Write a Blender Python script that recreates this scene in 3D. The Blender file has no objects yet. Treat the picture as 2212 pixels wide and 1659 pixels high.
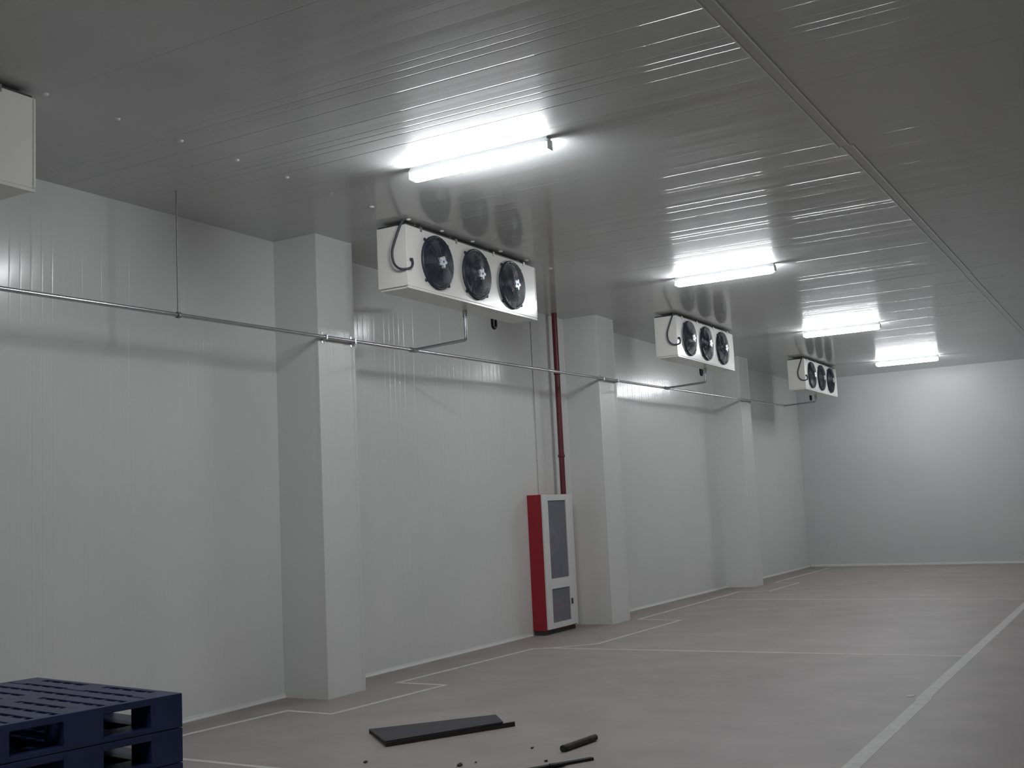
import bpy, bmesh, math, random
from mathutils import Vector, Matrix
random.seed(7)
S = bpy.context.scene
COL = S.collection

# ------------------------------------------------------------------ camera
FPX, YAW, PITCH, ROLL = 2426.70, 0.5176, 0.1122, 0.0482
def rot(a, b, c):
    return Matrix.Rotation(a, 3, 'Z') @ Matrix.Rotation(b, 3, 'X') @ Matrix.Rotation(c, 3, 'Y')
R3 = rot(YAW, PITCH, ROLL)
right, fwd, up = R3.col[0], R3.col[1], R3.col[2]
cam_data = bpy.data.cameras.new('camera')
cam = bpy.data.objects.new('camera', cam_data)
COL.objects.link(cam)
M4 = Matrix((right, up, -fwd)).transposed().to_4x4()
M4.translation = Vector((7.5934, 0.0, 1.70))
cam.matrix_world = M4
cam_data.sensor_fit = 'HORIZONTAL'
cam_data.sensor_width = 36.0
cam_data.lens = 36.0 * FPX / 2212.0
cam_data.clip_end = 200
S.camera = cam

# ------------------------------------------------------------------ exposure and ambient
S.view_settings.view_transform = 'Standard'
S.view_settings.look = 'None'
S.view_settings.exposure = 0.0
S.view_settings.gamma = 1.0
S.view_settings.use_curve_mapping = False
w = bpy.data.worlds.new('world'); S.world = w
w.use_nodes = True
w.node_tree.nodes['Background'].inputs[0].default_value = (0, 0, 0, 1)
w.node_tree.nodes['Background'].inputs[1].default_value = 0.0
LAMP_STRENGTH = 105.0
LAMP_COLOR = (0.955, 0.975, 1.0)

# ------------------------------------------------------------------ place sizes (metres)
H = 4.535            # ceiling height
YB = 27.48           # back wall
X1 = 11.3            # right hand wall, outside the picture
Y0 = -5.0            # wall behind the photographer
COLD = 0.545         # depth of the boxed columns
COLS = [(8.566, 9.143), (14.972, 15.588), (21.47, 22.08)]
UNIT_Y = [2.01, 8.7056, 15.6616, 22.65]
LAMP_Y = [1.63, 7.4535, 13.279, 19.203, 24.925]
LX0, LX1 = 2.503, 3.777
def pipe_z(y): return 3.401 + (y - 2) / 18 * (3.6425 - 3.401)

# ------------------------------------------------------------------ materials
def mat(name, col, rough=.5, metal=0., noise=None, bump=None, spec=.5, coat=None):
    m = bpy.data.materials.new(name); m.use_nodes = True
    nt = m.node_tree; b = nt.nodes['Principled BSDF']
    b.inputs['Base Color'].default_value = (*col, 1)
    b.inputs['Roughness'].default_value = rough
    b.inputs['Metallic'].default_value = metal
    b.inputs['Specular IOR Level'].default_value = spec
    if coat:
        b.inputs['Coat Weight'].default_value = coat[0]; b.inputs['Coat Roughness'].default_value = coat[1]
    tc = None
    if noise or bump:
        tc = nt.nodes.new('ShaderNodeTexCoord')
    if noise:                       # (scale, amount, second colour)
        n = nt.nodes.new('ShaderNodeTexNoise'); n.inputs['Scale'].default_value = noise[0]
        n.inputs['Detail'].default_value = 6
        nt.links.new(tc.outputs['Object'], n.inputs['Vector'])
        r = nt.nodes.new('ShaderNodeValToRGB')
        r.color_ramp.elements[0].position = .35; r.color_ramp.elements[1].position = .68
        r.color_ramp.elements[0].color = (*col, 1); r.color_ramp.elements[1].color = (*noise[1], 1)
        nt.links.new(n.outputs['Fac'], r.inputs['Fac'])
        nt.links.new(r.outputs['Color'], b.inputs['Base Color'])
    if bump:                        # (scale, strength)
        n2 = nt.nodes.new('ShaderNodeTexNoise'); n2.inputs['Scale'].default_value = bump[0]
        n2.inputs['Detail'].default_value = 4
        nt.links.new(tc.outputs['Object'], n2.inputs['Vector'])
        bp = nt.nodes.new('ShaderNodeBump'); bp.inputs['Strength'].default_value = bump[1]
        bp.inputs['Distance'].default_value = .01
        nt.links.new(n2.outputs['Fac'], bp.inputs['Height'])
        nt.links.new(bp.outputs['Normal'], b.inputs['Normal'])
    return m

M = {}
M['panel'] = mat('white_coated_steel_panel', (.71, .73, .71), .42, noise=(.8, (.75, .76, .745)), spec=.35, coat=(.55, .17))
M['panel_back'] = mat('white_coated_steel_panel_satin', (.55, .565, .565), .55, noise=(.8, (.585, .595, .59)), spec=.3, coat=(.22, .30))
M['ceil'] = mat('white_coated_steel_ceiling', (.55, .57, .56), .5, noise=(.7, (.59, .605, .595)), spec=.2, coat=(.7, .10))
M['trim'] = mat('white_trim', (.72, .72, .71), .35)
M['floor'] = mat('cast_concrete', (.325, .298, .285), .55, noise=(1.6, (.385, .353, .338)), bump=(22, .08))
M['paint'] = mat('white_floor_paint', (.66, .65, .64), .6, noise=(9, (.56, .55, .54)))
M['unit'] = mat('cooler_white_enamel', (.74, .73, .70), .45, spec=.3, coat=(.8, .13))
M['unit_dark'] = mat('dark_fittings_gap_shade', (.05, .05, .05), .6)  # dark fittings, and the shade coloured in above the coolers
M['fan'] = mat('fan_dark_blue_grey', (.022, .028, .045), .45)
M['wire'] = mat('guard_wire_black', (.035, .042, .06), .35)
M['hub'] = mat('fan_hub_pale_metal', (.62, .66, .72), .35, metal=.25)
M['steel'] = mat('galvanised_steel', (.60, .60, .62), .28, metal=.95, noise=(30, (.50, .50, .52)))
M['rod'] = mat('threaded_steel', (.28, .28, .28), .45, metal=.8)
M['black'] = mat('black_foam_insulation', (.018, .018, .02), .7)
M['cable'] = mat('dark_cable', (.035, .037, .05), .5)
M['red'] = mat('red_enamel', (.36, .012, .022), .35)
M['redpipe'] = mat('dark_red_pipe_paint', (.13, .018, .032), .45)
M['pallet'] = mat('dark_blue_plastic', (.012, .020, .072), .42, noise=(5, (.017, .028, .095)))
M['blackboard'] = mat('dark_board', (.030, .030, .034), .55, noise=(6, (.040, .034, .040)))
M['darklip'] = mat('dark_brown_lip', (.022, .014, .016), .6)
M['debris'] = mat('debris_dark', (.05, .038, .036), .8, noise=(20, (.09, .06, .055)))
M['tin'] = mat('lamp_pale_housing', (.70, .71, .73), .4)
M['inside'] = mat('cabinet_inside_grey', (.36, .36, .37), .6)
M['hose'] = mat('pale_canvas_hose', (.42, .40, .37), .8)

# brownish dirt lying along the foot of the left wall, broken up by noise
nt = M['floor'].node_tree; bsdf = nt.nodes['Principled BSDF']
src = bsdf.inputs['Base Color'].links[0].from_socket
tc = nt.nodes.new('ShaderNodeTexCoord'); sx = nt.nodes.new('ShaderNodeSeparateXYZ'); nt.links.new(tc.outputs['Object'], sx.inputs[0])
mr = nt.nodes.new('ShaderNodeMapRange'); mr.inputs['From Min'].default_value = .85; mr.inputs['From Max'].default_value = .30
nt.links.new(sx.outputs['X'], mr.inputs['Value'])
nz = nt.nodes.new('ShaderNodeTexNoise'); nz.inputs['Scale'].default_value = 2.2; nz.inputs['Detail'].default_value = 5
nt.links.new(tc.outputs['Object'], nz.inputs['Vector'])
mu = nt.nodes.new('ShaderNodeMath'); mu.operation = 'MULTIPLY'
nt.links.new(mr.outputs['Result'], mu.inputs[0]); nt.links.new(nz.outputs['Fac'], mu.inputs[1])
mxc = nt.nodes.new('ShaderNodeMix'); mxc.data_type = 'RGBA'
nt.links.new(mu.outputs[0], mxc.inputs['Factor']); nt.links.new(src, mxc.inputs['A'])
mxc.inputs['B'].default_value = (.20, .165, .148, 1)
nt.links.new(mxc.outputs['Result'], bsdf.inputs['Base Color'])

def emis():
    m = bpy.data.materials.new('lit_diffuser'); m.use_nodes = True
    nt = m.node_tree; nt.nodes.clear()
    o = nt.nodes.new('ShaderNodeOutputMaterial'); e = nt.nodes.new('ShaderNodeEmission')
    e.inputs['Color'].default_value = (*LAMP_COLOR, 1); e.inputs['Strength'].default_value = LAMP_STRENGTH
    nt.links.new(e.outputs[0], o.inputs[0]); return m
M['lit'] = emis()
def glass():
    m = bpy.data.materials.new('tinted_cabinet_glass'); m.use_nodes = True
    nt = m.node_tree; nt.nodes.clear()
    o = nt.nodes.new('ShaderNodeOutputMaterial')
    t = nt.nodes.new('ShaderNodeBsdfTransparent'); t.inputs[0].default_value = (.88, .89, .92, 1)
    d = nt.nodes.new('ShaderNodeBsdfPrincipled')
    d.inputs['Base Color'].default_value = (.34, .35, .40, 1); d.inputs['Roughness'].default_value = .12
    mx = nt.nodes.new('ShaderNodeMixShader'); mx.inputs[0].default_value = .42
    nt.links.new(t.outputs[0], mx.inputs[1]); nt.links.new(d.outputs[0], mx.inputs[2])
    nt.links.new(mx.outputs[0], o.inputs[0]); return m
M['glass'] = glass()

# ------------------------------------------------------------------ mesh building helpers
class MB:
    def __init__(s): s.v = []; s.f = []; s.sm = []
    def add(s, vs, fs, smooth=False):
        o = len(s.v); s.v += [tuple(p) for p in vs]
        for f in fs: s.f.append([i + o for i in f]); s.sm.append(smooth)
        return s
    def box(s, x0, x1, y0, y1, z0, z1, b=0.):
        if b <= 0:
            vs = [(x, y, z) for x in (x0, x1) for y in (y0, y1) for z in (z0, z1)]
            return s.add(vs, [(0, 1, 3, 2), (4, 6, 7, 5), (0, 4, 5, 1), (2, 3, 7, 6), (0, 2, 6, 4), (1, 5, 7, 3)])
        bm = bmesh.new(); bmesh.ops.create_cube(bm, size=1)
        for v in bm.verts:
            v.co = Vector(((x0 + x1) / 2 + v.co.x * (x1 - x0), (y0 + y1) / 2 + v.co.y * (y1 - y0), (z0 + z1) / 2 + v.co.z * (z1 - z0)))
        bmesh.ops.bevel(bm, geom=bm.edges[:], offset=b, segments=2, profile=.5, affect='EDGES')
        bm.verts.index_update()
        s.add([v.co for v in bm.verts], [[v.index for v in f.verts] for f in bm.faces]); bm.free(); return s
    def tube(s, pts, r, n=10, cap=True):
        pts = [Vector(p) for p in pts]; vs = []; fs = []
        t0 = (pts[1] - pts[0]).normalized()
        ref = Vector((0, 0, 1)) if abs(t0.z) < .9 else Vector((1, 0, 0))
        nrm = t0.cross(ref).normalized()
        for i, p in enumerate(pts):
            if i == 0: t = pts[1] - p
            elif i == len(pts) - 1: t = p - pts[i - 1]
            else: t = (pts[i + 1] - p).normalized() + (p - pts[i - 1]).normalized()
            t.normalize()
            nrm = (nrm - t * nrm.dot(t)).normalized(); bn = t.cross(nrm)
            rr = r[i] if isinstance(r, (list, tuple)) else r
            for k in range(n):
                a = 2 * math.pi * k / n
                vs.append(p + nrm * math.cos(a) * rr + bn * math.sin(a) * rr)
        for i in range(len(pts) - 1):
            for k in range(n):
                fs.append((i * n + k, i * n + (k + 1) % n, (i + 1) * n + (k + 1) % n, (i + 1) * n + k))
        s.add(vs, fs, True)
        if cap:
            s.add(vs[:n], [list(range(n))[::-1]]); s.add(vs[-n:], [list(range(n))])
        return s
    def lathe(s, prof, c, axis='x', n=32, smooth=True):
        # prof: (radius, along) pairs; c: centre; axis the thing turns about
        vs = []; fs = []; c = Vector(c)
        for r, h in prof:
            for k in range(n):
                a = 2 * math.pi * k / n; p, q = r * math.cos(a), r * math.sin(a)
                vs.append(c + (Vector((h, p, q)) if axis == 'x' else Vector((p, q, h)) if axis == 'z' else Vector((q, h, p))))
        for i in range(len(prof) - 1):
            for k in range(n):
                fs.append((i * n + k, i * n + (k + 1) % n, (i + 1) * n + (k + 1) % n, (i + 1) * n + k))
        s.add(vs, fs, smooth); return s
    def prism(s, poly, z0, z1):
        n = len(poly)
        vs = [(x, y, z0) for x, y in poly] + [(x, y, z1) for x, y in poly]
        return s.add(vs, [list(range(n))[::-1], list(range(n, 2 * n))] + [(i, (i + 1) % n, n + (i + 1) % n, n + i) for i in range(n)])
    def build(s, name, m, parent=None, loc=None, recalc=True):
        me = bpy.data.meshes.new(name); me.from_pydata(s.v, [], s.f)
        me.polygons.foreach_set('use_smooth', s.sm)
        me.materials.append(m); me.update()
        if recalc:
            bm = bmesh.new(); bm.from_mesh(me); bmesh.ops.recalc_face_normals(bm, faces=bm.faces); bm.to_mesh(me); bm.free()
        o = bpy.data.objects.new(name, me); COL.objects.link(o)
        if parent: o.parent = parent
        if loc: o.location = loc
        return o
def tag(o, label=None, cat=None, group=None, kind=None):
    if label: o['label'] = label
    if cat: o['category'] = cat
    if group: o['group'] = group
    if kind: o['kind'] = kind
    return o
def empty(name, loc, rz=0.):
    o = bpy.data.objects.new(name, None); COL.objects.link(o)
    o.location = loc; o.rotation_euler = (0, 0, rz); o.empty_display_size = .1; return o
def children(o): return [c for c in COL.objects if c.parent == o]
def copy_tree(o, parent=None):
    c = o.copy(); COL.objects.link(c)
    if parent: c.parent = parent
    for ch in children(o): copy_tree(ch, c)
    return c

# ------------------------------------------------------------------ ribbed sandwich panels
def rib_profile(u0, u1, pitch=.0975, joint=10, gd=.0016, gw=.0045, wob=.0004, crown=.0001, seed=1, fs=(.10, .16, .20, .25, .30, .35, .40, .50, .60), marks=()):
    """(u, height) across micro-ribbed sheet: flat strips with fine rounded grooves, a wider joint between panels"""
    rnd = random.Random(seed); pts = []; k = 0; u = u0
    base = 0.
    pts.append((u0, 0.))
    while u + pitch < u1 - .01:
        nxt = u + pitch; nb = rnd.uniform(-wob, wob)
        j = (k % joint) == joint - 1
        d = gd * (.8 if j else rnd.choice(fs))
        for mu_, mf in marks:              # grooves rolled deeper than the rest
            if abs(mu_ - nxt) < pitch * .5: d = gd * mf; j = False
        g = gw * (1.5 if j else 1.)
        a, b = u + .0105, nxt - .0105
        ln = b - a
        for t in (0., .5, 1.):
            pts.append((a + ln * t, base + (nb - base) * t + crown * 4 * t * (1 - t)))
        if nxt < u1 - .02:
            for du, f in ((-g, 0), (-g * .55, .55), (-g * .2, .93), (g * .2, .93), (g * .55, .55), (g, 0)):
                pts.append((nxt + du, nb - d * f))
        base = nb; u = nxt; k += 1
    pts.append((u1, base))
    return pts
def panel(name, mapf, u0, u1, v0, v1, back, m, **kw):
    """mapf(u, v, h) -> point; back = thickness behind the sheet"""
    pr = rib_profile(u0, u1, **kw); mb = MB(); n = len(pr)
    vs = [mapf(u, v, h) for v in (v0, v1) for u, h in pr]
    mb.add(vs, [(i, i + 1, n + i + 1, n + i) for i in range(n - 1)], True)
    c = [mapf(u, v, h) for u, h in ((u0, 0), (u1, 0), (u1, -back), (u0, -back)) for v in (v0, v1)]
    mb.add(c, [(2, 3, 5, 4), (4, 5, 7, 6), (6, 7, 1, 0)])
    o = mb.build(name, m, recalc=False)
    bm = bmesh.new(); bm.from_mesh(o.data); bmesh.ops.remove_doubles(bm, verts=bm.verts, dist=1e-6)
    bmesh.ops.recalc_face_normals(bm, faces=bm.faces); bm.to_mesh(o.data); bm.free()
    return tag(o, kind='structure')

panel('wall_left', lambda u, v, h: (h, u, v), Y0, YB, 0, H, .1, M['panel'], seed=3)
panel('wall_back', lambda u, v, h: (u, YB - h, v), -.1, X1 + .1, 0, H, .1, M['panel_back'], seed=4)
panel('wall_right', lambda u, v, h: (X1 - h, u, v), Y0, YB, 0, H, .1, M['panel'], seed=5)
panel('wall_front', lambda u, v, h: (u, Y0 + h, v), -.1, X1 + .1, 0, H, .1, M['panel'], seed=6)
panel('ceiling', lambda u, v, h: (v, u, H - h), Y0 - .1, YB + .1, -.1, X1 + .1, .1, M['ceil'], seed=8, gd=.0019, gw=.0045, wob=.0007, crown=.0001, fs=(.02, .04, .06, .08, .10, .13, .16),
      marks=((5.58, .45), (5.69, .75), (5.80, .6), (6.06, 1.25), (6.26, 1.0), (6.48, .6), (6.57, .7), (6.63, 1.1), (6.74, 1.0), (6.85, .8),
             (7.25, .6), (8.82, .5), (9.06, .7), (9.44, .6), (10.05, .8), (10.19, .7), (10.96, .9), (11.17, .9), (11.32, .7),
             (12.16, .5), (13.39, .55), (14.6, .5)))

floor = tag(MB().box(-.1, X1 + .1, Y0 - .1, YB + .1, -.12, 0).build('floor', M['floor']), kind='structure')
# painted lines lie in the floor's surface: parts of the floor
LZ = iter(range(60))
def line(pts, wd, label):
    mb = MB()
    for i in range(len(pts) - 1):
        a, b = Vector(pts[i]), Vector(pts[i + 1]); d = (b - a).normalized(); q = Vector((-d.y, d.x)) * wd / 2
        a2 = a - d * wd / 2; b2 = b + d * wd / 2
        mb.prism([tuple(a2 + q), tuple(a2 - q), tuple(b2 - q), tuple(b2 + q)], -.004, .0012 + next(LZ) * .00012)
    o = mb.build('painted_line', M['paint'], floor); o['label'] = label
line([(5.735, Y0 + .05), (5.735, 9.9)], .105, 'wide white aisle line on the floor')
line([(5.72, 9.86), (5.72, YB - .1)], .105, 'wide white aisle line, farther length')
line([(.45, 6.15), (1.3, 6.135), (5.68, 6.05)], .05, 'thin white line across the bay near the pallets')
line([(.82, 12.40), (5.67, 12.44)], .05, 'thin white line across the bay beyond the fire cabinet')
line([(.82, 18.85), (5.67, 18.9)], .05, 'thin white line across the farther bay')
line([(.40, 2.5), (.45, 6.87), (.546, 7.98), (1.08, 7.95), (1.197, 9.594), (.603, 9.614), (.70, 12.29)], .05, 'thin white line stepping around the near column')
line([(.70, 12.29), (.9, 12.40), (1.31, 12.87), (1.345, 15.59), (.648, 15.676), (.602, 20.4), (1.15, 20.5), (1.15, 22.5), (.62, 22.6), (.62, 26.9)], .05, 'thin white line stepping around the middle column')

# boxed columns against the left wall
for i, (a, b) in enumerate(COLS):
    mb = MB(); pr = rib_profile(a + .02, b - .02, seed=30 + i, pitch=.0975)
    n = len(pr)
    mb.add([(COLD + h, u, z) for z in (0, H) for u, h in pr], [(k, k + 1, n + k + 1, n + k) for k in range(n - 1)], True)
    mb.box(-.02, COLD - .006, a, b, 0, H)
    c = tag(mb.build('column', M['panel'], recalc=False), kind='structure')
    for y, sy in ((a, -1), (b, 1)):      # folded corner flashings on both front edges
        t = MB().box(COLD - .03, COLD + .003, y - (.0025 if sy < 0 else .0), y + (.0 if sy < 0 else .0025), 0, H)
        t.box(COLD - .004, COLD + .003, y + (0 if sy < 0 else -.035), y + (.035 if sy < 0 else 0), 0, H, .001)
        t.build('corner_trim', M['trim'], c)
# low coving along the wall foot, between the columns
segs = [(Y0, COLS[0][0]), (COLS[0][1], 13.55), (COLS[1][1], COLS[2][0]), (COLS[2][1], YB)]
for a, b in segs:
    mb = MB(); poly = [(0., 0.), (.030, 0.), (.030, .006), (.014, .018), (.008, .036), (0., .036)]
    n = len(poly)
    mb.add([(x, y, z) for y in (a, b) for x, z in poly], [(k, (k + 1) % n, n + (k + 1) % n, n + k) for k in range(n)] + [list(range(n)), list(range(n, 2 * n))[::-1]])
    tag(mb.build('baseboard_left', M['trim']), kind='structure')
mb = MB(); mb.box(.05, X1, YB - .03, YB + .002, 0, .05, .004); tag(mb.build('baseboard_back', M['trim']), kind='structure')
# joint cover strips on the ceiling, in two runs that do not quite line up
def strip(name, x, a, b):
    mb = MB()
    prof = [(-.052, 0), (-.050, -.010), (-.040, -.011), (-.034, -.004), (.030, -.004), (.036, -.011), (.048, -.012), (.052, 0)]
    n = len(prof)
    mb.add([(x + px, y, H + .002 + pz) for y in (a, b) for px, pz in prof], [(k, (k + 1) % n, n + (k + 1) % n, n + k) for k in range(n)] + [list(range(n)), list(range(n, 2 * n))[::-1]])
    tag(mb.build(name, M['ceil']), kind='structure')
strip('trim_1', 5.615, Y0, 9.15); strip('trim_2', 5.64, 9.16, 15.7); strip('trim_3', 5.63, 15.71, YB)

# ------------------------------------------------------------------ lamps
def make_lamp():
    root = empty('batten_lamp', ((LX0 + LX1) / 2, 0, H))
    L = (LX1 - LX0) / 2; r = .0515
    # grey back tray, clips and end caps around a round opal diffuser
    tray = MB()
    prof = [(-.034, 0.), (-.036, -.014), (-.0445, -.045), (.0445, -.045), (.036, -.014), (.034, 0.)]
    n = len(prof)
    tray.add([(x, py, pz) for x in (-L, L) for py, pz in prof], [(k, (k + 1) % n, n + (k + 1) % n, n + k) for k in range(n)] + [list(range(n)), list(range(n, 2 * n))[::-1]])
    tray.build('housing', M['tin'], root)
    d = MB(); seg = 14; pts = []
    ZC = -.069; a0 = math.radians(152); span = math.radians(236)
    seg = 22
    prof = [(r * math.cos(a0 + span * k / seg), ZC + r * math.sin(a0 + span * k / seg)) for k in range(seg + 1)]
    xs = [(-L + .012, .75), (-L + .03, .97), (-L + .06, 1.), (L - .06, 1.), (L - .03, .97), (L - .012, .75)]
    m = len(prof)
    d.add([(x, py * s, ZC + (pz - ZC) * s) for x, s in xs for py, pz in prof],
          [(i * m + k, i * m + k + 1, (i + 1) * m + k + 1, (i + 1) * m + k) for i in range(len(xs) - 1) for k in range(m - 1)]
          + [list(range(m)), list(range((len(xs) - 1) * m, len(xs) * m))[::-1]], True)
    d.build('diffuser', M['lit'], root)
    for s in (-1, 1):
        MB().box(s * L * .62 - .015, s * L * .62 + .015, -.032, .032, -.010, .001, .002).build('mounting_clip', M['steel'], root)
        MB().box(min(s * L, s * (L + .012)), max(s * L, s * (L + .012)), -.042, .042, -.100, -.020, .006).build('end_cap', M['tin'], root)
    return root
lamp_labels = [
    'lit white batten lamp overhead, out of the picture above its top edge',
    'nearest and largest lit white batten lamp on the ceiling',
    'second lit batten lamp, above the gap between near and middle cooler',
    'third lit batten lamp, above and left of the farthest pair of lights',
    'farthest and smallest lit batten lamp, close to the back wall']
lamp = make_lamp()
for i, y in enumerate(LAMP_Y):
    o = lamp if i == 0 else copy_tree(lamp)
    o.location = (5.05 if i == 0 else (LX0 + LX1) / 2, y, H)
    tag(o, lamp_labels[i], 'ceiling light', 'batten lamps in a row on the ceiling')

# small screw caps in a row on the ceiling
cap = MB().lathe([(0., -.012), (.012, -.012), (.020, -.008), (.024, .002)], (0, 0, 0), 'z', 14).build('ceiling_fixing', M['trim'])
ys = [4.652 + .583 * k for k in range(13)]
for i, y in enumerate(ys):
    o = cap if i == 0 else copy_tree(cap)
    o.location = (1.562, y, H)
    tag(o, 'small white screw cap in the row of caps on the ceiling', 'screw cap', 'screw caps along the ceiling')

# ------------------------------------------------------------------ air coolers
UX0, UX1, UZ0, UZ1, UL = 1.195, 1.543, 3.888, 4.488, 2.58
def make_cooler():
    root = empty('air_cooler', (UX0, 0, UZ0))
    Wd, Hh = UX1 - UX0, UZ1 - UZ0
    MB().box(0, Wd, 0, UL, 0, Hh, .006).build('casing', M['unit'], root)
    MB().box(.02, Wd - .004, .02, UL - .02, -.022, .004, .004).build('drip_tray', M['unit'], root)
    t = MB().box(Wd - .012, Wd + .004, -.003, .012, .005, Hh - .005, .002)
    t.box(Wd - .012, Wd + .004, UL - .012, UL + .003, .005, Hh - .005, .002)
    t.box(Wd - .012, Wd + .004, 0, UL, -.024, -.004, .002)
    t.build('edge_trim', M['unit'], root)
    MB().box(.012, Wd - .012, .012, UL - .012, Hh - .002, Hh + .016).build('top_gap_shade', M['unit_dark'], root)  # dark strip standing in for shade in the gap below the ceiling
    for y in (.26, .9, 1.65, 2.32):
        b = MB().box(.03, Wd - .02, y - .02, y + .02, Hh + .014, Hh + .020)
        b.box(Wd - .045, Wd + .006, y - .016, y + .016, Hh - .03, Hh + .02, .002)
        for x in (.07, Wd - .07): b.tube([(x, y, Hh), (x, y, Hh + .05)], .006, 8)
        b.build('hanger_bracket', M['rod'], root)
    zc = .302
    for k, y in enumerate((.517, 1.262, 2.010)):
        R = .268
        c = (Wd, y, zc)
        # flanged shroud ring with a dark recess
        sh = MB().lathe([(R + .004, .0), (R + .006, .022), (R - .004, .030), (R - .020, .026), (R - .026, -.002)], c, 'x', 40)
        sh.lathe([(R - .026, .003), (.001, .003)], c, 'x', 40, False)
        for a in (45, 135, 225, 315):          # four mounting ears
            ca, sa = math.cos(math.radians(a)), math.sin(math.radians(a))
            e = Vector((Wd + .012, y + ca * (R + .02), zc + sa * (R + .02)))
            sh.tube([(Wd + .012, y + ca * (R - .01), zc + sa * (R - .01)), tuple(e)], [.014, .011], 8)
            sh.lathe([(.0, .014), (.015, .014), (.017, 0)], (Wd, e.y, e.z), 'x', 10)
        fan = sh.build('fan', M['fan'], root)
        bl = MB()
        for b in range(5):                      # five pitched blades
            a0 = 2 * math.pi * b / 5 + .4 * k; vs = []; fs = []
            for i in range(7):
                rr = .07 + (R - .105) * i / 6; sw = .55 + .18 * i / 6
                for j in range(5):
                    tt = j / 4; a = a0 + sw * tt * 1.25 + .12 * i / 6
                    vs.append((Wd + .008 + .030 * tt, y + rr * math.cos(a), zc + rr * math.sin(a)))
            for i in range(6):
                for j in range(4): fs.append((i * 5 + j, i * 5 + j + 1, (i + 1) * 5 + j + 1, (i + 1) * 5 + j))
            bl.add(vs, fs, True)
        bl.build('fan_blades', M['fan'], fan, recalc=False)
        g = MB()                                # domed wire guard: rings and spokes
        def dome(r): return Wd + .030 + .052 * (1 - (r / R) ** 2)
        nr = 13
        for q in range(nr):
            r = .075 + (R - .078) * q / (nr - 1)
            g.tube([(dome(r), y + r * math.cos(2 * math.pi * s / 28), zc + r * math.sin(2 * math.pi * s / 28)) for s in range(29)], .0030, 5, False)
        for s in range(8):
            a = 2 * math.pi * s / 8 + .2
            g.tube([(dome(r) - .004, y + r * math.cos(a), zc + r * math.sin(a)) for r in (.05, .12, .19, R)], .0042, 5)
        g.build('fan_guard', M['wire'], fan)
        # pale motor hub: star of five lobes around a dark dot
        hb = MB(); N = 60
        ring = []
        for s in range(N):
            a = 2 * math.pi * s / N + .3; r = .052 + .015 * math.cos(5 * a)
            ring.append((r * math.cos(a), r * math.sin(a)))
        hx = Wd + .088
        hb.add([(hx - .03, y + p * 1.0, zc + q * 1.0) for p, q in ring] + [(hx, y + p * .93, zc + q * .93) for p, q in ring],
               [(i, (i + 1) % N, N + (i + 1) % N, N + i) for i in range(N)] + [list(range(N, 2 * N))])
        hb.build('fan_hub', M['hub'], fan)
        MB().lathe([(0., .004), (.012, .003), (.014, -.002)], (hx, y, zc), 'x', 14).build('hub_cap', M['wire'], fan)
    # power cable looping from the ceiling over the end panel to the front
    pts = [(Wd - .02, -.01, Hh + .045), (Wd - .045, -.035, Hh - .03), (Wd - .10, -.055, .42), (Wd - .125, -.06, .32), (Wd - .11, -.055, .22),
           (Wd - .06, -.045, .165), (Wd - .01, -.02, .155), (Wd + .03, .02, .17), (Wd + .032, .05, .205), (Wd + .022, .062, .25), (Wd - .002, .065, .265)]
    P = [Vector(p) for p in pts]; sm = []
    for i in range(len(P) - 1):
        p0, p1, p2, p3 = P[max(i - 1, 0)], P[i], P[i + 1], P[min(i + 2, len(P) - 1)]
        for s in range(4):
            t = s / 4
            sm.append(.5 * ((2 * p1) + (p2 - p0) * t + (2 * p0 - 5 * p1 + 4 * p2 - p3) * t * t + (3 * p1 - p0 - 3 * p2 + p3) * t ** 3))
    sm.append(P[-1])
    MB().tube(sm, .012, 8).build('power_cable', M['cable'], root)
    MB().tube([(Wd - .002, .065, .262), (Wd + .02, .063, .256)], .018, 10).build('cable_gland', M['cable'], root)
    # black insulated suction line with its U trap behind the far end
    x = -.265; za = .03
    u = [(x, UL + .10, Hh + .047), (x, UL + .10, za)]
    u += [(x, UL + .06 + .04 * math.cos(a), za - .04 * math.sin(a) - .02) for a in [math.pi * k / 8 for k in range(9)]]
    u += [(x, UL + .02, .25), (x + .05, UL + .02, .30), (.08, UL + .02, .30), (.12, UL + .005, .30), (.13, UL - .02, .30)]
    MB().tube(u, .019, 10).build('suction_line', M['black'], root)
    return root
cool_labels = ['cooler cut off by the left picture edge, high beside the ceiling',
               'nearest full white air cooler with three dark fans under the ceiling',
               'middle white three-fan air cooler beyond the red riser pipe',
               'farthest and smallest three-fan air cooler near the back corner']
cooler = make_cooler()
for i, y in enumerate(UNIT_Y):
    o = cooler if i == 0 else copy_tree(cooler)
    o.location = (UX0, y, UZ0)
    tag(o, cool_labels[i], 'air cooler', 'air coolers along the left wall')

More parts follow.
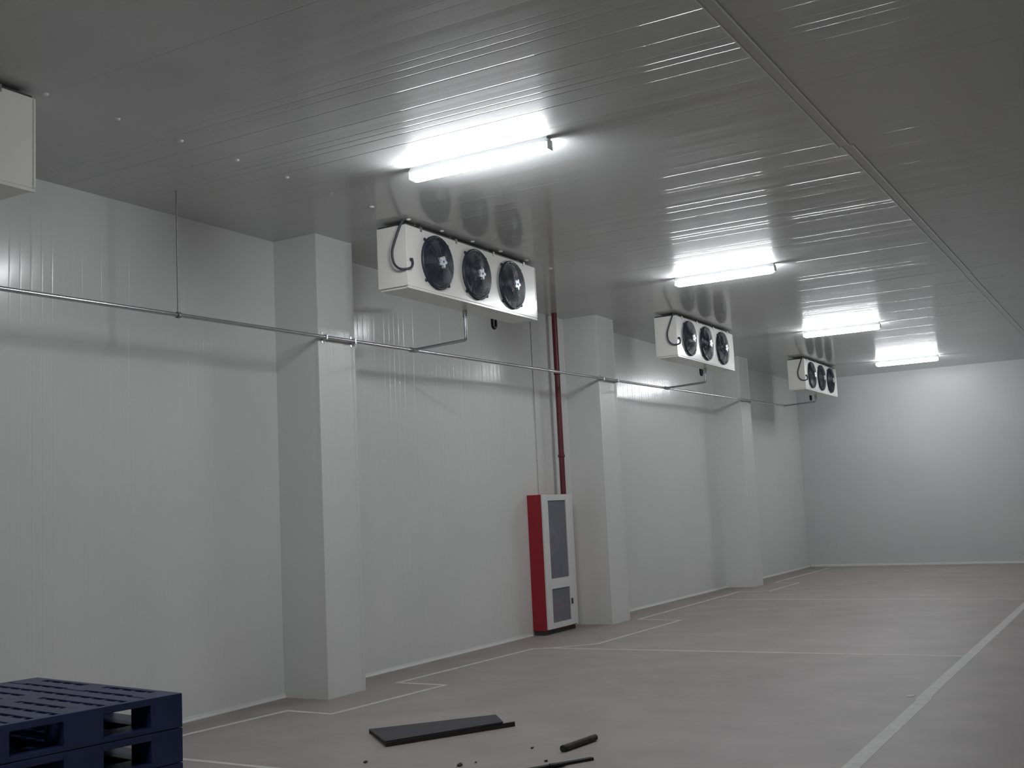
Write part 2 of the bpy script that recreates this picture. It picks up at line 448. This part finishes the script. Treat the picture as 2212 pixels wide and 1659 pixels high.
# ------------------------------------------------------------------ drain pipe with branches
PX = COLD + .045
dr = empty('drain_pipe', (PX, 2.0, pipe_z(2.0)))
tag(dr, 'long galvanised drain pipe running along the left wall past the columns', 'pipe')
def rel(p): return (p[0] - PX, p[1] - 2.0, p[2] - pipe_z(2.0))
MB().tube([rel((PX, y, pipe_z(y))) for y in (Y0 + .3, 2, 6, 10, 14, 18, 22, 24.4)], .0185, 12).build('main_run', M['steel'], dr)
for i, (yj, xe, off) in enumerate(((10.13, 1.285, 0), (17.5, 1.285, 0), (24.35, 1.285, 0))):
    z = pipe_z(yj); ze = z + .03
    br = MB().tube([rel((PX, yj, z)), rel((xe - .03, yj, ze)), rel((xe - .008, yj, ze + .008)), rel((xe, yj, ze + .03)), rel((xe, yj, UZ0 - .023))], .017, 12)
    o = br.build('branch_pipe', M['steel'], dr)
    MB().tube([rel((xe, yj, UZ0 - .10)), rel((xe, yj, UZ0 - .015))], .026, 12).build('coupling', M['steel'], o)
    MB().tube([rel((PX, yj - .05, pipe_z(yj - .05))), rel((PX, yj + .05, pipe_z(yj + .05)))], .028, 12).build('tee_fitting', M['steel'], dr)
for a, b in COLS:                                 # saddle clips on the column faces
    for y in (a + .06, b - .06):
        z = pipe_z(y)
        k = MB().box(PX - .045, PX + .024, y - .012, y + .012, z - .027, z + .027, .003)
        k.box(PX - .046, PX - .040, y - .012, y + .012, z - .055, z + .055)
        o = k.build('pipe_clip', M['steel'], dr, rel((0, 0, 0)))
# drop rods from the ceiling
for i, y in enumerate((.6, 6.70)):
    rd = empty('hanger_rod', (PX, y, pipe_z(y)))
    tag(rd, 'thin dark threaded rod hanging from the ceiling to the drain pipe' if i else 'thin dark rod holding the drain pipe left of the picture', 'rod', 'rods carrying the drain pipe')
    MB().tube([(0, 0, .020), (0, 0, H - pipe_z(y) + .002)], .007, 8).build('rod', M['rod'], rd)
    MB().lathe([(.027, -.014), (.027, .014), (.0195, .014), (.0195, -.014), (.027, -.014)], (0, 0, 0), 'y', 16).build('clamp_ring', M['rod'], rd)

# ------------------------------------------------------------------ fire cabinet and riser
CY0, CY1, CD, CH = 13.594, 14.50, .213, 1.90
fc = empty('fire_cabinet', (0, CY0, 0))
tag(fc, 'tall red fire hose cabinet with white glazed door standing against the wall', 'cabinet')
Wc = CY1 - CY0
bd = MB().box(.002, CD, 0, .02, .06, CH, .002)             # near side
bd.box(.002, CD, Wc - .02, Wc, .06, CH, .002)
bd.box(.002, .02, .02, Wc - .02, .06, CH)                  # back
bd.box(.02, CD, .02, Wc - .02, CH - .02, CH)               # top
bd.box(.02, CD, .02, Wc - .02, .06, .08)                   # bottom
bd.box(.02, CD - .01, .02, Wc - .02, .66, .68)             # shelf between the two compartments
bd.build('body', M['red'], fc)
MB().box(.022, .026, .021, Wc - .021, .081, CH - .021).build('back_lining', M['inside'], fc)
MB().box(.02, CD - .02, .015, Wc - .015, 0, .062).build('plinth', M['unit_dark'], fc)
def door(name, rect, frames, par):
    pass
D0, D1 = CD + .002, CD + .024
fr = MB()
zb, zt = .075, CH - .002
g = dict(y0=.165, y1=.70, z1=.745, z2=1.815, z3=.15, z4=.607)
fr.box(D0, D1, .004, g['y0'], zb, zt, .003)
fr.box(D0, D1, g['y1'], Wc - .004, zb, zt, .003)
fr.box(D0, D1, g['y0'], g['y1'], g['z2'], zt)
fr.box(D0, D1, g['y0'], g['y1'], g['z4'], g['z1'])
fr.box(D0, D1, g['y0'], g['y1'], zb, g['z3'])
dr_ = fr.build('door', M['trim'], fc)
MB().box(D0 + .006, D0 + .011, g['y0'], g['y1'], g['z1'], g['z2']).build('upper_pane', M['glass'], dr_)
MB().box(D0 + .006, D0 + .011, g['y0'], g['y1'], g['z3'], g['z4']).build('lower_pane', M['glass'], dr_)
MB().box(D1, D1 + .018, g['y1'] + .02, g['y1'] + .05, .36, .44, .004).build('latch', M['unit_dark'], dr_)
# rolled hose and extinguishers standing behind the glass
hr = empty('fire_hose', (CD * .55, CY0 + .42, .68))
tag(hr, 'rolled pale fire hose on a red reel behind the upper cabinet glass', 'hose')
MB().lathe([(.10, -.03), (.20, -.03), (.21, 0), (.20, .03), (.10, .03), (.10, -.03)], (0, 0, .55), 'x', 32).build('hose_roll', M['hose'], hr)
MB().lathe([(0, -.035), (.10, -.035), (.11, 0), (.10, .035), (0, .035)], (0, 0, .55), 'x', 24).build('reel', M['red'], hr)
MB().box(-.02, .02, -.03, .03, 0, .36, .004).build('reel_stand', M['red'], hr)
ext = empty('fire_extinguisher', (0, 0, 0))
MB().lathe([(0, 0), (.06, 0), (.065, .012), (.065, .30), (.05, .35), (.022, .372), (.022, .385), (0, .385)], (0, 0, 0), 'z', 24).build('cylinder_body', M['red'], ext)
v = MB().box(-.02, .02, -.014, .014, .38, .41, .003); v.box(-.016, .07, -.01, .01, .412, .425, .003); v.build('valve_handle', M['unit_dark'], ext)
e2 = copy_tree(ext)
ext.location = (CD * .52, CY0 + .33, .08); e2.location = (CD * .52, CY0 + .53, .08)
tag(ext, 'red extinguisher behind the lower cabinet glass, on the left', 'fire extinguisher', 'extinguishers in the fire cabinet')
tag(e2, 'red extinguisher behind the lower cabinet glass, on the right', 'fire extinguisher', 'extinguishers in the fire cabinet')

rs = empty('riser_pipe', (.15, 14.41, CH))
tag(rs, 'dark red vertical riser pipe rising from the fire cabinet to the ceiling', 'pipe')
MB().tube([(0, 0, .0), (0, 0, H - CH + .001)], .040, 16).build('pipe', M['redpipe'], rs)
for z in (.55, 1.75): MB().lathe([(.041, -.02), (.05, -.02), (.05, .02), (.041, .02)], (0, 0, z), 'z', 16).build('coupling', M['redpipe'], rs)
cd_ = empty('conduit', (.014, 13.94, CH))
tag(cd_, 'thin grey conduit on the wall going down to the fire cabinet', 'conduit')
MB().tube([(0, 0, .0), (0, 0, H - CH + .001)], .009, 8).build('tube', M['trim'], cd_)
for z in (.5, 1.3, 2.1): MB().box(-.013, .012, -.016, .016, z - .01, z + .01, .002).build('saddle', M['trim'], cd_)

# ------------------------------------------------------------------ stack of plastic pallets
PH, PL, PW = 1.0 / 7, 1.2, .90
def make_pallet():
    root = empty('plastic_pallet', (0, 0, 0))
    # origin: the corner nearest the aisle and the back of the room, bottom; runs to -x (PL) and -y (PW)
    yb = [(0, .15), (.365, .535), (.75, .90)]; xb = [(0, .15), (.525, .675), (1.05, 1.2)]
    d = MB(); zt = PH - .001; z0 = PH - .030
    def bar(x0, x1, y0, y1, za, zb, b=.003): d.box(-x1, -x0, -y1, -y0, za, zb, b)
    bar(0, PL, 0, .03, z0, zt); bar(0, PL, PW - .03, PW, z0, zt); bar(0, .03, .03, PW - .03, z0, zt); bar(PL - .03, PL, .03, PW - .03, z0, zt)
    k = 9
    for i in range(1, k):                         # open grid of the deck
        y = PW * i / k; bar(.03, PL - .03, y - .035, y + .035, z0 + .006, zt, .002)
    for i in range(1, 12):
        x = PL * i / 12; bar(x - .013, x + .013, .03, PW - .03, z0, zt - .004, 0)
    d.build('deck', M['pallet'], root)
    for i, (x0, x1) in enumerate(xb):
        for j, (y0, y1) in enumerate(yb):
            if i == 1 and j == 1: y0, y1 = y0 - .045, y1 + .035
            MB().box(-x1, -x0 + (.001 if i == 0 else 0), -y1, -y0 + (.001 if j == 0 else 0), .0012, PH - .0012, .004).build('block', M['pallet'], root)
    b = MB()
    for y0, y1 in yb: b.box(-PL, 0, -y1, -y0, 0.001, .022, .004)
    for x0, x1 in xb: b.box(-x1, -x0, -PW, 0, 0.001, .0215, .004)
    b.box(-PL, -PL + .14, -PW, 0, .001, .045, .004)
    b.build('runner_frame', M['pallet'], root)
    return root
pal = make_pallet()
plabels = ['bottom dark blue plastic pallet of the stack, standing on the floor'] + \
          ['dark blue plastic pallet, %s up from the bottom of the stack' % n for n in ('second', 'third', 'fourth', 'fifth')] + \
          ['dark blue plastic pallet directly under the topmost pallet of the stack', 'topmost dark blue plastic pallet of the stack']
for i in range(7):
    o = pal if i == 0 else copy_tree(pal)
    o.location = (3.904, 3.52, PH * i); o.rotation_euler = (0, 0, math.radians(-9.2))
    tag(o, plabels[i], 'pallet', 'pallets in the blue stack')

# ------------------------------------------------------------------ things lying on the floor
bo = empty('folded_panel', (1.926, 7.39, 0))
tag(bo, 'flat dark folded panel lying on the floor, the largest piece there', 'panel')
def fl(p): return (p[0] - 1.926, p[1] - 7.39)
def quad_slab(mb, pts, t):
    n = len(pts)
    return mb.add([Vector(p) for p in pts] + [Vector(p) - Vector((0, 0, t)) for p in pts], [list(range(n)), list(range(n, 2 * n))[::-1]] + [(i, (i + 1) % n, n + (i + 1) % n, n + i) for i in range(n)])
q = [fl(p) for p in ((1.945, 7.355), (2.40, 6.955), (2.915, 7.815), (2.66, 8.13))]
fa = MB(); quad_slab(fa, [(q[0][0], q[0][1], .030), (q[1][0], q[1][1], .040), (q[2][0], q[2][1], .052), (q[3][0], q[3][1], .040)], .012)
fa.build('face', M['blackboard'], bo)
lp = MB(); a = Vector((*q[1], 0)); b = Vector((*fl((2.95, 7.92)), 0)); dd = (b - a).normalized(); nn = Vector((dd.y, -dd.x, 0)) * .02
for t0, t1, h0, h1 in ((0., 1., .038, .045),):
    lp.add([a, b, b + nn, a + nn, a + Vector((0, 0, .030)), b + Vector((0, 0, .036)), b + nn + Vector((0, 0, .036)), a + nn + Vector((0, 0, .030))],
           [(0, 1, 2, 3), (7, 6, 5, 4), (0, 4, 5, 1), (1, 5, 6, 2), (2, 6, 7, 3), (3, 7, 4, 0)])
lp.build('folded_lip', M['darklip'], bo)
bk = MB(); a = Vector((*q[0], 0)); b = Vector((*q[3], 0))
bk.add([a, b, b + Vector((.015, -.012, 0)), a + Vector((.015, -.012, 0)), a + Vector((0, 0, .02)), b + Vector((0, 0, .029)), b + Vector((.015, -.012, .029)), a + Vector((.015, -.012, .02))],
       [(0, 1, 2, 3), (7, 6, 5, 4), (0, 4, 5, 1), (1, 5, 6, 2), (2, 6, 7, 3), (3, 7, 4, 0)])
bk.build('back_lip', M['blackboard'], bo)

s1 = empty('scrap_tube', (3.774, 7.19, 0)); tag(s1, 'short dark tube lying alone on the floor right of the panel', 'tube')
MB().tube([(0, 0, .024), (.024, .2, .024), (.05, .41, .024)], .023, 12).build('tube', M['debris'], s1)
MB().tube([(-.001, -.012, .024), (.0012, .012, .024)], .0238, 12).build('tube_end', M['black'], s1)
s2 = empty('scrap_strip', (3.889, 6.70, 0)); tag(s2, 'thin black strip lying on the floor at the lower picture edge', 'strip')
mb = MB(); quad_slab(mb, [(-.13, -.17, .018), (-.10, -.20, .018), (.205, .315, .018), (.175, .335, .018)], .0175); mb.build('strip', M['black'], s2)
mb = MB(); quad_slab(mb, [(.02, .02, .030), (.055, -.015, .030), (.11, .09, .026), (.085, .11, .026)], .012); mb.build('torn_flap', M['black'], s2)
crumb = [((2.592, 6.462), .015, 'small dark crumb on the floor, leftmost of the scraps below the panel'), ((3.295, 6.583), .020, 'dark crumb at the lower picture edge under the middle of the panel'),
         ((3.504, 7.222), .012, 'little reddish crumb between the panel and the short tube'), ((3.35, 6.701), .008, 'tiny dark crumb just above the crumb at the lower picture edge'),
         ((3.80, 6.88), .012, 'small flat dark chip beside the end of the thin black strip')]
for (x, y), r, lb in crumb:
    bm = bmesh.new(); bmesh.ops.create_icosphere(bm, subdivisions=2, radius=1)
    for vtx in bm.verts:
        k = .75 + .5 * random.random(); vtx.co = Vector((vtx.co.x * r * k * .8, vtx.co.y * r * k * 1.3, max(vtx.co.z * r * k * .6, -r * .5) + r * .5))
    me = bpy.data.meshes.new('debris_crumb'); bm.to_mesh(me); bm.free(); me.materials.append(M['debris'])
    o = bpy.data.objects.new('debris_crumb', me); COL.objects.link(o); o.location = (x, y, 0); tag(o, lb, 'debris', 'crumbs on the floor')
fk = MB().prism([(-.02, -.05), (.03, -.04), (.035, .03), (0, .055), (-.03, .02)], 0, .003).build('paint_flake', M['paint'])
fk.location = (5.60, 9.98, 0.0005); tag(fk, 'small pale flake on the floor beside the wide white line', 'flake')
